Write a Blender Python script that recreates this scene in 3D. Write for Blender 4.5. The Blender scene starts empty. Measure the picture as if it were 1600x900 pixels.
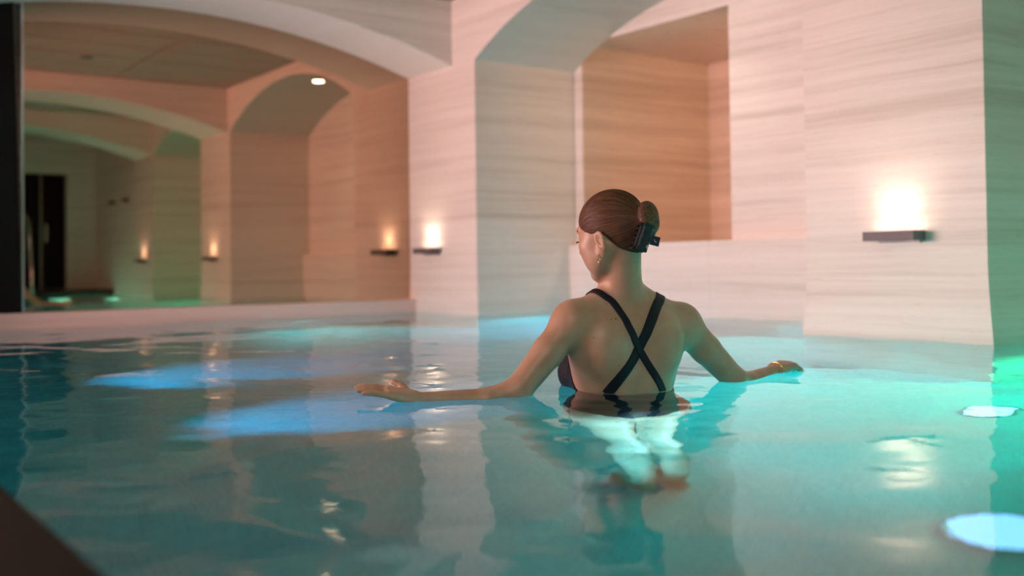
import bpy, bmesh, math, random
import numpy as np
from mathutils import Vector, Matrix
random.seed(4); np.random.seed(4)
scene = bpy.context.scene
C = scene.collection
PI = math.pi

# ------------------------------------------------------------------ camera
CAM = Vector((6.3, -3.76, 0.33))
HEAD = math.atan2(1184, 1600)            # heading, measured from -x towards +y
PITCH, ROLL, FPX = 0.02, 0.013, 1600.0
FWD = Vector((-math.cos(HEAD), math.sin(HEAD), 0))
RGT = Vector((math.sin(HEAD), math.cos(HEAD), 0))
UP = Vector((0, 0, 1))
fw = (FWD * math.cos(PITCH) + UP * math.sin(PITCH)).normalized()
up0 = (UP * math.cos(PITCH) - FWD * math.sin(PITCH)).normalized()
rr = (RGT * math.cos(ROLL) - up0 * math.sin(ROLL)).normalized()
uu = (up0 * math.cos(ROLL) + RGT * math.sin(ROLL)).normalized()
SHIFT_PX = -70.0
cd = bpy.data.cameras.new('camera'); cam = bpy.data.objects.new('camera', cd); C.objects.link(cam)
cd.sensor_width = 36; cd.lens = 36 * FPX / 1600; cd.shift_y = SHIFT_PX / 1600
cd.clip_start = 0.02
cam.matrix_world = Matrix(((rr.x, uu.x, -fw.x, CAM.x), (rr.y, uu.y, -fw.y, CAM.y), (rr.z, uu.z, -fw.z, CAM.z), (0, 0, 0, 1)))
cd.dof.use_dof = True; cd.dof.focus_distance = 2.66; cd.dof.aperture_fstop = 1.8
scene.camera = cam

# ------------------------------------------------------------------ world, exposure
world = bpy.data.worlds.new('world'); scene.world = world; world.use_nodes = True
world.node_tree.nodes['Background'].inputs[0].default_value = (1, .75, .65, 1)
world.node_tree.nodes['Background'].inputs[1].default_value = 0.02
vs = scene.view_settings
vs.view_transform = 'Standard'; vs.look = 'None'; vs.gamma = 1; vs.use_curve_mapping = False
vs.exposure = 0.0
scene.cycles.max_bounces = 10; scene.cycles.diffuse_bounces = 4; scene.cycles.glossy_bounces = 5
scene.cycles.transmission_bounces = 6
scene.cycles.sample_clamp_indirect = 6.0
scene.cycles.blur_glossy = 0.6

def lamp(name, kind, loc, target, energy, color, size=.1, size_y=None, spot=None, blend=.6):
    d = bpy.data.lights.new(name, kind); o = bpy.data.objects.new(name, d); C.objects.link(o)
    o.location = loc
    if target is not None:
        o.rotation_euler = (Vector(target) - Vector(loc)).to_track_quat('-Z', 'Y').to_euler()
    d.energy = energy; d.color = color
    if kind == 'AREA':
        d.shape = 'RECTANGLE'; d.size = size; d.size_y = size_y or size
    else:
        d.shadow_soft_size = size
    if kind == 'SPOT':
        d.spot_size = math.radians(spot); d.spot_blend = blend
    return o

# unseen rose-tinted main fill from the deck side of the room (left of the pool)
w_ = lamp('wash_fill', 'AREA', (0.7, -5.3, .85), (0.9, 0, 1.25), 205, (1, .62, .60), 4.6, .6)
w_.data.spread = math.radians(115)
# unseen soft fill added for her back, over the deck behind the viewer
lamp('back_fill', 'AREA', (6.9, -4.6, 1.95), (4.3, -1.9, .2), 34, (1, .86, .74), .5, .5)
# warm fill added to brighten the deep alcove, hidden behind its right jamb
lamp('alcove_fill', 'AREA', (2.95, 1.45, 1.6), (1.2, 1.5, .9), 11, (1, .68, .45), .3, .3)

# ------------------------------------------------------------------ materials
def newmat(name):
    m = bpy.data.materials.new(name); m.use_nodes = True
    nt = m.node_tree; b = nt.nodes['Principled BSDF']
    return m, nt, b
def N(nt, t, **k):
    n = nt.nodes.new(t)
    for a, v in k.items(): setattr(n, a, v)
    return n
def simple(name, col, rough=.5, metal=0, **k):
    m, nt, b = newmat(name)
    b.inputs['Base Color'].default_value = (*col, 1); b.inputs['Roughness'].default_value = rough
    b.inputs['Metallic'].default_value = metal
    for a, v in k.items(): b.inputs[a].default_value = v
    n = N(nt, 'ShaderNodeTexNoise'); n.inputs['Scale'].default_value = 35
    mr = N(nt, 'ShaderNodeMapRange'); mr.inputs['To Min'].default_value = max(0, rough - .05); mr.inputs['To Max'].default_value = min(1, rough + .07)
    nt.links.new(n.outputs['Fac'], mr.inputs['Value']); nt.links.new(mr.outputs[0], b.inputs['Roughness'])
    return m
def emis(name, col, s):
    m, nt, b = newmat(name)
    b.inputs['Base Color'].default_value = (.02, .02, .02, 1)
    b.inputs['Emission Color'].default_value = (*col, 1); b.inputs['Emission Strength'].default_value = s
    return m
def ramp(nt, stops):
    r = N(nt, 'ShaderNodeValToRGB')
    while len(r.color_ramp.elements) < len(stops): r.color_ramp.elements.new(.5)
    for e, (p, c) in zip(r.color_ramp.elements, stops): e.position = p; e.color = (*c, 1)
    return r
def travertine(name, light, mid, dark, vein=1.0, rough=.42):
    """horizontally banded stone: stretched noises in world position"""
    m, nt, b = newmat(name); L = nt.links.new
    g = N(nt, 'ShaderNodeNewGeometry')
    wob = N(nt, 'ShaderNodeTexNoise'); wob.inputs['Scale'].default_value = 1.6; wob.inputs['Detail'].default_value = 3
    L(g.outputs['Position'], wob.inputs['Vector'])
    sub = N(nt, 'ShaderNodeVectorMath', operation='MULTIPLY_ADD')
    L(wob.outputs['Color'], sub.inputs[0]); sub.inputs[1].default_value = (0, 0, .03); L(g.outputs['Position'], sub.inputs[2])
    def band(sx, sz, det, seed):
        mp = N(nt, 'ShaderNodeMapping'); mp.inputs['Scale'].default_value = (sx, sx, sz); mp.inputs['Location'].default_value = (seed, seed * 2, seed)
        L(sub.outputs[0], mp.inputs['Vector'])
        n = N(nt, 'ShaderNodeTexNoise'); n.inputs['Scale'].default_value = 1; n.inputs['Detail'].default_value = det; n.inputs['Roughness'].default_value = .6
        L(mp.outputs[0], n.inputs['Vector']); return n
    n1 = band(.35, 13, 5, 0); n2 = band(1.0, 62, 6, 7); n3 = band(7, 140, 3, 3)
    a = N(nt, 'ShaderNodeMath', operation='MULTIPLY_ADD'); L(n2.outputs['Fac'], a.inputs[0]); a.inputs[1].default_value = .55; 
    L(n1.outputs['Fac'], a.inputs[2])
    s = N(nt, 'ShaderNodeMapRange'); s.inputs['From Min'].default_value = .62; s.inputs['From Max'].default_value = .98
    L(a.outputs[0], s.inputs['Value'])
    r = ramp(nt, [(0, light), (.45, mid), (.75, tuple(mid[i] * (1 - .5 * vein) + dark[i] * .5 * vein for i in range(3))), (1, dark)])
    L(s.outputs[0], r.inputs[0])
    # small pits
    pit = ramp(nt, [(0, tuple(c * .8 for c in dark)), (.30, tuple(c * .8 for c in dark)), (.40, (1, 1, 1))]); L(n3.outputs['Fac'], pit.inputs[0])
    mx = N(nt, 'ShaderNodeMix', data_type='RGBA', blend_type='MULTIPLY'); mx.inputs[0].default_value = .25 * vein
    L(r.outputs[0], mx.inputs[6]); L(pit.outputs[0], mx.inputs[7])
    L(mx.outputs[2], b.inputs['Base Color'])
    b.inputs['Roughness'].default_value = rough
    bp = N(nt, 'ShaderNodeBump'); bp.inputs['Strength'].default_value = .15; bp.inputs['Distance'].default_value = .003
    L(n3.outputs['Fac'], bp.inputs['Height']); L(bp.outputs[0], b.inputs['Normal'])
    return m
M_TRAV = travertine('travertine', (.78, .70, .64), (.73, .65, .585), (.60, .52, .455))
M_TRAVD = travertine('travertine_dim', (.70, .54, .42), (.62, .46, .35), (.50, .36, .26))  # low, warm light of the alcove put into the stone colour
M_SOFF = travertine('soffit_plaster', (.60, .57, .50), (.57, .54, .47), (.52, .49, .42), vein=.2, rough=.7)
M_ARCH = travertine('arch_plaster', (.84, .72, .66), (.81, .69, .63), (.76, .64, .58), vein=.2, rough=.7)
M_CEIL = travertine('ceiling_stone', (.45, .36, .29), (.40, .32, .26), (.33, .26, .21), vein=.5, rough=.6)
M_COPE = travertine('coping_stone', (.84, .56, .48), (.78, .50, .43), (.66, .42, .36), vein=.6)  # pink light falling on the coping is put into its base colour
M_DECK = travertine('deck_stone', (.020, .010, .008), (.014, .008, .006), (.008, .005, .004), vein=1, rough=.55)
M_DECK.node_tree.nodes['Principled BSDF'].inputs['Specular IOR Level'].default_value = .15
M_DARK = simple('dark_panel', (.008, .006, .006), .35, 0, **{'Specular IOR Level': .12})
M_METAL = simple('brushed_metal', (.35, .32, .32), .35, .9)
M_HOUSE = simple('lamp_bronze', (.14, .115, .12), .55, .2)
M_CHROME = simple('chrome', (.75, .75, .75), .15, 1)
M_GOLD = simple('gold', (.95, .66, .32), .18, 1)
M_CRYSTAL = simple('crystal', (.95, .93, .9), .08, .6)
M_BLACK = simple('black_plastic', (.012, .012, .016), .3)
M_TAB = simple('navy_plastic', (.01, .03, .05), .25)
M_WHITE = simple('white_print_glint', (.8, .8, .8), .4)
M_SUIT = simple('swimsuit_fabric', (.006, .006, .013), .6, 0, **{'Specular IOR Level': .25})
M_SUIT.node_tree.nodes['Principled BSDF'].inputs['Sheen Weight'].default_value = .04

def pool_mat():
    m, nt, b = newmat('pool_mosaic'); L = nt.links.new
    g = N(nt, 'ShaderNodeNewGeometry')
    br = N(nt, 'ShaderNodeTexBrick'); br.inputs['Scale'].default_value = 20
    br.offset = 0; br.inputs['Brick Width'].default_value = .5; br.inputs['Row Height'].default_value = .5
    br.inputs['Mortar Size'].default_value = .02
    br.inputs['Color1'].default_value = (.56, .57, .55, 1); br.inputs['Color2'].default_value = (.50, .52, .51, 1); br.inputs['Mortar'].default_value = (.38, .40, .40, 1)
    L(g.outputs['Position'], br.inputs['Vector']); L(br.outputs['Color'], b.inputs['Base Color'])
    b.inputs['Roughness'].default_value = .5
    return m
M_POOL = pool_mat()

def mirror_mat():
    m, nt, b = newmat('bronze_mirror'); b.inputs['Metallic'].default_value = 1
    b.inputs['Base Color'].default_value = (.50, .34, .235, 1); b.inputs['Roughness'].default_value = .015
    return m
M_MIRROR = mirror_mat()

def water_mat():
    m, nt, b = newmat('pool_water_surface'); nt.nodes.remove(b); L = nt.links.new
    out = nt.nodes['Material Output']
    gl = N(nt, 'ShaderNodeBsdfGlass'); gl.inputs['IOR'].default_value = 1.333; gl.inputs['Roughness'].default_value = 0.0
    gl.inputs['Color'].default_value = (.97, .995, .99, 1)
    g = N(nt, 'ShaderNodeNewGeometry')
    n = N(nt, 'ShaderNodeTexNoise'); n.inputs['Scale'].default_value = 9; n.inputs['Detail'].default_value = 3
    L(g.outputs['Position'], n.inputs['Vector'])
    bp = N(nt, 'ShaderNodeBump'); bp.inputs['Strength'].default_value = .35; bp.inputs['Distance'].default_value = .004
    L(n.outputs['Fac'], bp.inputs['Height']); L(bp.outputs[0], gl.inputs['Normal'])
    L(gl.outputs[0], out.inputs['Surface'])
    va = N(nt, 'ShaderNodeVolumeAbsorption'); va.inputs['Color'].default_value = (.12, .85, .92, 1); va.inputs['Density'].default_value = .85
    L(va.outputs[0], out.inputs['Volume'])
    return m
M_WATER = water_mat()

def skin_mat():
    m, nt, b = newmat('skin'); L = nt.links.new
    tc = N(nt, 'ShaderNodeTexCoord')
    n = N(nt, 'ShaderNodeTexNoise'); n.inputs['Scale'].default_value = 14; n.inputs['Detail'].default_value = 4
    L(tc.outputs['Object'], n.inputs['Vector'])
    r = ramp(nt, [(.3, (.50, .27, .17)), (.7, (.60, .36, .25))]); L(n.outputs['Fac'], r.inputs[0])
    last = r.outputs[0]
    for i, (p, rad) in enumerate(MOLES):
        d = N(nt, 'ShaderNodeVectorMath', operation='DISTANCE'); L(tc.outputs['Object'], d.inputs[0]); d.inputs[1].default_value = p
        mr = N(nt, 'ShaderNodeMapRange'); mr.inputs['From Min'].default_value = rad * .6; mr.inputs['From Max'].default_value = rad * 1.3
        mr.inputs['To Min'].default_value = .85; mr.inputs['To Max'].default_value = 0
        L(d.outputs['Value'], mr.inputs['Value'])
        mx = N(nt, 'ShaderNodeMix', data_type='RGBA'); L(mr.outputs[0], mx.inputs[0]); L(last, mx.inputs[6]); mx.inputs[7].default_value = (.09, .035, .02, 1)
        last = mx.outputs[2]
    L(last, b.inputs['Base Color'])
    b.inputs['Roughness'].default_value = .42
    b.inputs['Subsurface Weight'].default_value = .12; b.inputs['Subsurface Radius'].default_value = (.02, .007, .004); b.inputs['Subsurface Scale'].default_value = .6
    n2 = N(nt, 'ShaderNodeTexNoise'); n2.inputs['Scale'].default_value = 400; L(tc.outputs['Object'], n2.inputs['Vector'])
    bp = N(nt, 'ShaderNodeBump'); bp.inputs['Strength'].default_value = .12; bp.inputs['Distance'].default_value = .0006
    L(n2.outputs['Fac'], bp.inputs['Height']); L(bp.outputs[0], b.inputs['Normal'])
    return m

def hair_mat():
    m, nt, b = newmat('hair'); L = nt.links.new
    at = N(nt, 'ShaderNodeAttribute', attribute_name='strand')
    n = N(nt, 'ShaderNodeTexNoise'); n.inputs['Scale'].default_value = 1.0; n.inputs['Detail'].default_value = 5; n.inputs['Roughness'].default_value = .7
    L(at.outputs['Vector'], n.inputs['Vector'])
    r = ramp(nt, [(.32, (.024, .008, .004)), (.5, (.10, .036, .015)), (.7, (.32, .13, .05))]); L(n.outputs['Fac'], r.inputs[0])
    L(r.outputs[0], b.inputs['Base Color']); b.inputs['Roughness'].default_value = .5
    b.inputs['Specular IOR Level'].default_value = .4
    bp = N(nt, 'ShaderNodeBump'); bp.inputs['Strength'].default_value = .45; bp.inputs['Distance'].default_value = .0015
    L(n.outputs['Fac'], bp.inputs['Height']); L(bp.outputs[0], b.inputs['Normal'])
    return m
M_HAIR = hair_mat()

# ------------------------------------------------------------------ mesh helpers
def link(name, me, mat, parent=None, smooth=False, **props):
    o = bpy.data.objects.new(name, me); C.objects.link(o)
    if mat: me.materials.append(mat)
    if parent: o.parent = parent
    if smooth: me.shade_smooth()
    for k, v in props.items(): o[k] = v
    return o
def from_bm(name, bm, mat, parent=None, smooth=False, **props):
    bmesh.ops.recalc_face_normals(bm, faces=bm.faces)
    me = bpy.data.meshes.new(name); bm.to_mesh(me); bm.free()
    return link(name, me, mat, parent, smooth, **props)
def box(bm, x0, x1, y0, y1, z0, z1, bev=0):
    r = bmesh.ops.create_cube(bm, size=1, matrix=Matrix.Translation(((x0 + x1) / 2, (y0 + y1) / 2, (z0 + z1) / 2)) @ Matrix.Diagonal((x1 - x0, y1 - y0, z1 - z0, 1)))
    if bev:
        es = list({e for v in r['verts'] for e in v.link_edges})
        bmesh.ops.bevel(bm, geom=es, offset=bev, segments=2, affect='EDGES', profile=.7)
    return bm
def cyl(bm, p0, p1, r0, r1=None, seg=20, caps=True):
    p0, p1 = Vector(p0), Vector(p1); d = p1 - p0
    mt = Matrix.Translation((p0 + p1) / 2) @ d.to_track_quat('Z', 'Y').to_matrix().to_4x4()
    bmesh.ops.create_cone(bm, cap_ends=caps, segments=seg, radius1=r0, radius2=r0 if r1 is None else r1, depth=d.length, matrix=mt)
def tube(bm, pts, r, seg=10, closed=False):
    pts = [Vector(p) for p in pts]; n = len(pts); rings = []
    ref = Vector((0.13, 0.2, 1)).normalized()
    for i, p in enumerate(pts):
        a = pts[(i - 1) % n] if (closed or i) else p; b = pts[(i + 1) % n] if (closed or i < n - 1) else p
        t = (b - a).normalized(); s = t.cross(ref).normalized(); u = s.cross(t)
        rad = r[i] if isinstance(r, (list, tuple)) else r
        rings.append([bm.verts.new(p + (s * math.cos(2 * PI * k / seg) + u * math.sin(2 * PI * k / seg)) * rad) for k in range(seg)])
    for i in range(n if closed else n - 1):
        A, B = rings[i], rings[(i + 1) % n]
        for k in range(seg): bm.faces.new((A[k], A[(k + 1) % seg], B[(k + 1) % seg], B[k]))
    if not closed: bm.faces.new(rings[0][::-1]); bm.faces.new(rings[-1])
def struct(name, bm, mat, **k):
    return from_bm(name, bm, mat, kind='structure', **k)
def arc(a0, a1, spring, rise, n=40):
    h = (a1 - a0) / 2; R = (h * h + rise * rise) / (2 * rise); c = (a0 + a1) / 2
    return [(a0 + (a1 - a0) * i / n, spring + math.sqrt(max(0, R * R - (a0 + (a1 - a0) * i / n - c) ** 2)) - (R - rise)) for i in range(n + 1)]
def arch_solid(prof, top, d0, d1, axis):
    """spandrel over an arch: prof = [(a, z)], depth d0..d1 ; axis 'x' -> a runs along x, depth along y"""
    bm = bmesh.new()
    def P(a, d, z): return bm.verts.new((a, d, z) if axis == 'x' else (d, a, z))
    cols = [(P(a, d0, z), P(a, d0, top), P(a, d1, z), P(a, d1, top)) for a, z in prof]
    for A, B in zip(cols, cols[1:]):
        bm.faces.new((A[0], B[0], B[1], A[1])); bm.faces.new((A[2], A[3], B[3], B[2]))
        bm.faces.new((A[0], A[2], B[2], B[0])); bm.faces.new((A[1], B[1], B[3], A[3]))
    bm.faces.new((cols[0][0], cols[0][1], cols[0][3], cols[0][2])); bm.faces.new((cols[-1][0], cols[-1][2], cols[-1][3], cols[-1][1]))
    return bm

# ------------------------------------------------------------------ the setting
CEIL, SPR, FLOOR, DECK = 2.10, 1.66, -1.15, 0.06
ND, PB, PF = .84, -3.51, .77            # niche depth, left pool edge, parapet front
# soffits get their own material slot
def arched(name, prof, d0, d1, axis, mat=M_TRAV, top=CEIL, soffit=None):
    bm = arch_solid(prof, top, d0, d1, axis)
    bmesh.ops.recalc_face_normals(bm, faces=bm.faces)
    bm.normal_update()
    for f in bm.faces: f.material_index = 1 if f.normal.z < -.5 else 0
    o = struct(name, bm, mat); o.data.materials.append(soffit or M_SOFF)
    return o
# piers with a slight flare at the foot
def pier(x0, x1, y0=0, y1=ND, name='stone_pier', mat=M_TRAV, flare=.022):
    bm = bmesh.new(); rings = []
    for z, f in ((FLOOR, flare), (0.0, flare), (.10, flare * .6), (.22, flare * .15), (.30, 0), (1.0, 0), (CEIL, 0)):
        rings.append([bm.verts.new(p) for p in ((x0 - f, y0 - f * .5, z), (x1 + f, y0 - f * .5, z), (x1 + f, y1, z), (x0 - f, y1, z))])
    for A, B in zip(rings, rings[1:]):
        for k in range(4): bm.faces.new((A[k], A[(k + 1) % 4], B[(k + 1) % 4], B[k]))
    bm.faces.new(rings[0]); bm.faces.new(rings[-1])
    return struct(name, bm, mat)
XA, XB0, XB1, XC0, XC1, XE = .836, 3.42, 4.25, 5.83, 6.58, 8.44
pier(-.3, XA); pier(XB0, XB1); pier(XC0, XC1)
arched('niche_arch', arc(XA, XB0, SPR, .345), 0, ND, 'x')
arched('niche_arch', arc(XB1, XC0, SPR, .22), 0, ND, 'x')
# transverse arches across the pool (first one frames the mirror)
YL = -3.3
for x0, x1 in ((-.06, .57), (XB0 + .06, XB1 - .06), (XC0 + .06, XC1 - .06)):
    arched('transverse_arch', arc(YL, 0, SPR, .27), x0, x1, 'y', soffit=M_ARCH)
# second wall behind the niche, with the rectangular opening and the parapet
OX0, OX1, OS, OT, OD = .917, 2.25, .45, 1.835, 2.11
bm = bmesh.new()
box(bm, XA - .02, OX0, ND, ND + .012, OS, CEIL); box(bm, OX1, XB0 + .1, ND, ND + .012, OS, CEIL); box(bm, OX0, OX1, ND, ND + .012, OT, CEIL)
struct('wall_niche', bm, M_TRAV)
bm = bmesh.new()
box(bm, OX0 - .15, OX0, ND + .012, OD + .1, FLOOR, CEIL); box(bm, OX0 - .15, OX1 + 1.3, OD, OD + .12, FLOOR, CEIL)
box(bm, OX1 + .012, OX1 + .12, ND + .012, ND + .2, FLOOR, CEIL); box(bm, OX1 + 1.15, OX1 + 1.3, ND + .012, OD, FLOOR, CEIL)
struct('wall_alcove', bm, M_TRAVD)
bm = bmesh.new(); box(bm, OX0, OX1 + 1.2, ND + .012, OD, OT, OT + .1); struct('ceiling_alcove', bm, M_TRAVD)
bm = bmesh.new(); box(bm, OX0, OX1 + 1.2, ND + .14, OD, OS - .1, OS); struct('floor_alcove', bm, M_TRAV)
par = bpy.data.objects.new('parapet', None); C.objects.link(par); par['kind'] = 'structure'
xs = [XA, 2.13, XB0]
for a, b in zip(xs, xs[1:]):
    bm = bmesh.new(); box(bm, a + .0006, b - .0006, PF, ND + .14, -.62, OS, .001); from_bm('stone_slab', bm, M_TRAV, par)
bm = bmesh.new(); box(bm, XA, XB0, PF + .01, ND + .13, FLOOR, OS - .01); from_bm('parapet_core', bm, M_POOL, par)
bm = bmesh.new(); box(bm, XB1, XC0, ND, ND + .12, FLOOR, CEIL); struct('wall_second_niche', bm, M_TRAV)
bm = bmesh.new(); box(bm, XC1, XE, .03, .2, FLOOR, CEIL); struct('wall_right', bm, M_TRAV)
# wall with the mirror
bm = bmesh.new(); box(bm, -.22, -.07, -6, .1, FLOOR, CEIL); struct('wall_mirror', bm, M_TRAVD)
bm = bmesh.new(); box(bm, -.06, .57, -4.1, YL, FLOOR, CEIL); struct('stone_pier', bm, M_TRAV)
# end wall behind the viewer, with the dark doorway
DY0, DY1, DT = -.95, -.35, 1.62
bm = bmesh.new()
box(bm, XE, XE + .15, -6, DY0, FLOOR, CEIL); box(bm, XE, XE + .15, DY1, .2, FLOOR, CEIL); box(bm, XE, XE + .15, DY0, DY1, DT, CEIL); box(bm, XE, XE + .15, DY0, DY1, FLOOR, DECK)
struct('wall_near', bm, M_TRAV)
bm = bmesh.new(); box(bm, XE + .11, XE + .15, DY0, DY1, DECK, DT); dr = struct('door_1', bm, M_DARK)
bm = bmesh.new(); box(bm, XE + .09, XE + .112, DY0 + .28, DY0 + .3, DECK, DT); from_bm('door_stile', bm, M_METAL, dr)
bm = bmesh.new(); box(bm, XE + .06, XE + .08, DY0 + .34, DY0 + .36, .7, .95); from_bm('door_handle', bm, M_CHROME, dr)
bm = bmesh.new(); box(bm, -.2, XE + .15, -6.12, -6, FLOOR, CEIL); struct('wall_left', bm, M_TRAV)
bm = bmesh.new(); box(bm, -.06, XE, YL - .2, YL, SPR, CEIL); struct('ceiling_beam', bm, M_TRAV)
# ceiling of stone panels with open joints
ce = bpy.data.objects.new('ceiling', None); C.objects.link(ce); ce['kind'] = 'structure'
bm = bmesh.new(); box(bm, -.3, XE + .3, -6.1, 2.3, CEIL + .03, CEIL + .1); from_bm('ceiling_slab', bm, M_DARK, ce)
pm = None
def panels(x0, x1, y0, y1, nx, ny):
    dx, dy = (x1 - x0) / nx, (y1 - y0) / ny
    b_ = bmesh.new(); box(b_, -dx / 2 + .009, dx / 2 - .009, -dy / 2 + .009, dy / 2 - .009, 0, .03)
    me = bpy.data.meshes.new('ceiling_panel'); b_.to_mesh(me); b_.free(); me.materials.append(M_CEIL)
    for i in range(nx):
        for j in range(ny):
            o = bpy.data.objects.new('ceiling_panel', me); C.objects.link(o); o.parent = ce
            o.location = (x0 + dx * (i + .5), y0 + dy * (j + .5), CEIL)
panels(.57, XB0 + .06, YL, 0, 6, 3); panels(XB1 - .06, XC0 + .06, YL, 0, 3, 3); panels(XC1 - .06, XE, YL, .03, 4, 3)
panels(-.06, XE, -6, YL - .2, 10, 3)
# pool shell
bm = bmesh.new(); box(bm, -.3, 7.7, PB - .1, ND + .3, FLOOR - .1, FLOOR); struct('pool_floor', bm, M_POOL)
bm = bmesh.new(); box(bm, -.3, 7.7, PB - .12, PB, FLOOR, 0.0); struct('pool_wall_left', bm, M_POOL)
bm = bmesh.new(); box(bm, 7.6, 7.75, PB, .03, FLOOR, 0.0); struct('pool_wall_near', bm, M_POOL)
bm = bmesh.new(); box(bm, -.06, .075, PB, 0, FLOOR, -.02); struct('pool_wall_far', bm, M_POOL)
# low coping under the mirror
bm = bmesh.new(); box(bm, -.06, .09, PB, -.001, -.02, .088, .004); struct('coping', bm, M_COPE)
# deck
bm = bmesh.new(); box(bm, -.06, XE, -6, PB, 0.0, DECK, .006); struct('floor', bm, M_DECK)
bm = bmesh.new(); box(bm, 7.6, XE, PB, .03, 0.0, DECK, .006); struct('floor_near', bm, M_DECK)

# mirror and dark panel
YM = -2.535
mir = bpy.data.objects.new('wall_mirror_glass', None); C.objects.link(mir); mir.location = (0, YM / 2, .088)
mir['label'] = 'large bronze-tinted mirror filling the wide arch above the pink coping'; mir['category'] = 'mirror'
prof = [p for p in arc(YL, 0, SPR, .27, 60) if p[0] > YM]
bm = bmesh.new(); x = -.002
za = arc(YL, 0, SPR, .27, 60)
zt = np.interp(YM, [p[0] for p in za], [p[1] for p in za])
pts = [(YM, .088)] + [(YM, float(zt) + .004)] + [(a, z + .004) for a, z in prof] + [(0, .088)]
f0 = [bm.verts.new((x, a, z)) for a, z in pts]; f1 = [bm.verts.new((x - .006, a, z)) for a, z in pts]
bm.faces.new(f0); bm.faces.new(f1[::-1])
for i in range(len(pts)): j = (i + 1) % len(pts); bm.faces.new((f0[i], f1[i], f1[j], f0[j]))
o = from_bm('mirror_pane', bm, M_MIRROR, mir); o.location = -mir.location
bm = bmesh.new(); box(bm, -.006, .006, YM - .012, YM + .002, .088, float(zt), .001)
o = from_bm('edge_trim', bm, M_CHROME, mir); o.location = -mir.location
pts = [(YL, .088), (YL, SPR)] + [p for p in za if p[0] < YM - .012] + [(YM - .012, .088)]
bm = bmesh.new(); f0 = [bm.verts.new((-.004, a, z)) for a, z in pts]; f1 = [bm.verts.new((-.02, a, z)) for a, z in pts]
bm.faces.new(f0); bm.faces.new(f1[::-1])
for i in range(len(pts)): j = (i + 1) % len(pts); bm.faces.new((f0[i], f1[i], f1[j], f0[j]))
from_bm('dark_glass_panel', bm, M_DARK, label='black glass panel at the left edge beside the big mirror', category='panel')

# ------------------------------------------------------------------ wall lights
M_LAMPGLOW = emis('lamp_glow', (1, .80, .62), 9)
def sconce(x, z, label, power=9.0):
    t = bpy.data.objects.new('wall_lamp', None); C.objects.link(t); t.location = (x, 0, z)
    t['label'] = label; t['category'] = 'wall lamp'; t['group'] = 'up-lighting bar lamps on the stone piers'
    bm = bmesh.new(); box(bm, -.095, .095, -.014, -.001, -.042, .004, .002); from_bm('wall_plate', bm, M_METAL, t)
    bm = bmesh.new()
    box(bm, -.115, .115, -.092, -.086, -.030, .004); box(bm, -.115, .115, -.014, -.010, -.030, .004)
    box(bm, -.115, -.110, -.086, -.014, -.030, .004); box(bm, .110, .115, -.086, -.014, -.030, .004)
    box(bm, -.115, .115, -.092, -.010, -.034, -.030)
    from_bm('lamp_housing', bm, M_HOUSE, t)
    bm = bmesh.new(); box(bm, -.108, .108, -.084, -.016, -.006, -.001, .001); from_bm('diffuser', bm, M_LAMPGLOW, t)
    l = lamp('lamp_light', 'SPOT', (x, -.05, z + .012), (x, .02, z + .5), power, (1, .80, .64), .03, spot=125, blend=.9)
    return t
sconce(3.885, .437, 'bar lamp glowing upward on the nearest stone pier at right, largest one', 4.2)
sconce(.30, .44, 'bar lamp glowing upward on the pale pier beside the mirror', 4.2)
sconce(6.2, .44, 'bar lamp on the third pier, seen only as the leftmost glow in the mirror', 4.2)

# ceiling lights
def downlight(x, y, z, lit, label):
    t = bpy.data.objects.new('downlight', None); C.objects.link(t); t.location = (x, y, z)
    t['label'] = label; t['category'] = 'ceiling light'
    bm = bmesh.new(); tube(bm, [(.052 * math.cos(a), .052 * math.sin(a), -.004) for a in [2 * PI * k / 28 for k in range(28)]], .006, 8, True)
    from_bm('trim_ring', bm, M_METAL, t, True)
    bm = bmesh.new(); cyl(bm, (0, 0, -.006), (0, 0, .02), .048, .048, 28)
    from_bm('lens', bm, emis('downlight_glow', (1, .93, .8), 60) if lit else M_DARK, t)
    if lit: lamp('downlight_light', 'SPOT', (x, y, z - .02), (x, y, 0), 14, (1, .86, .72), .04, spot=110)
downlight(2.13, .33, SPR + .345, True, 'small round ceiling light glowing white under the niche arch, seen in the mirror')
downlight(2.63, -1.54, CEIL, False, 'unlit round ceiling fitting in the flat ceiling, seen in the mirror')
# hooks on the far right wall
for i, hx in enumerate((6.98, 7.6)):
    bm = bmesh.new(); cyl(bm, (0, 0, 0), (0, -.012, 0), .035, seg=20); cyl(bm, (0, -.012, 0), (0, -.05, .0), .012, seg=12); cyl(bm, (0, -.05, 0), (0, -.06, .0), .022, seg=12)
    o = from_bm('wall_hook', bm, M_DARK, label=('dark round hook nearer the lamp on the brown wall in the mirror' if i == 0 else 'dark round hook farther from the lamp on the brown wall in the mirror'), category='hook', group='round hooks on the wall')
    o.location = (hx, .03, 1.2)
# handrail
bm = bmesh.new(); tube(bm, [(8.1, -.99, DECK), (8.1, -.99, .95), (8.08, -.99, 1.0), (8.0, -.99, 1.02), (7.75, -.99, 1.0), (7.62, -.99, .9), (7.5, -.99, .3), (7.5, -.99, -.5)], .019, 12)
from_bm('handrail', bm, M_CHROME, smooth=True, label='chrome pool handrail by the dark doorway, seen in the mirror', category='handrail')

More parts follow.
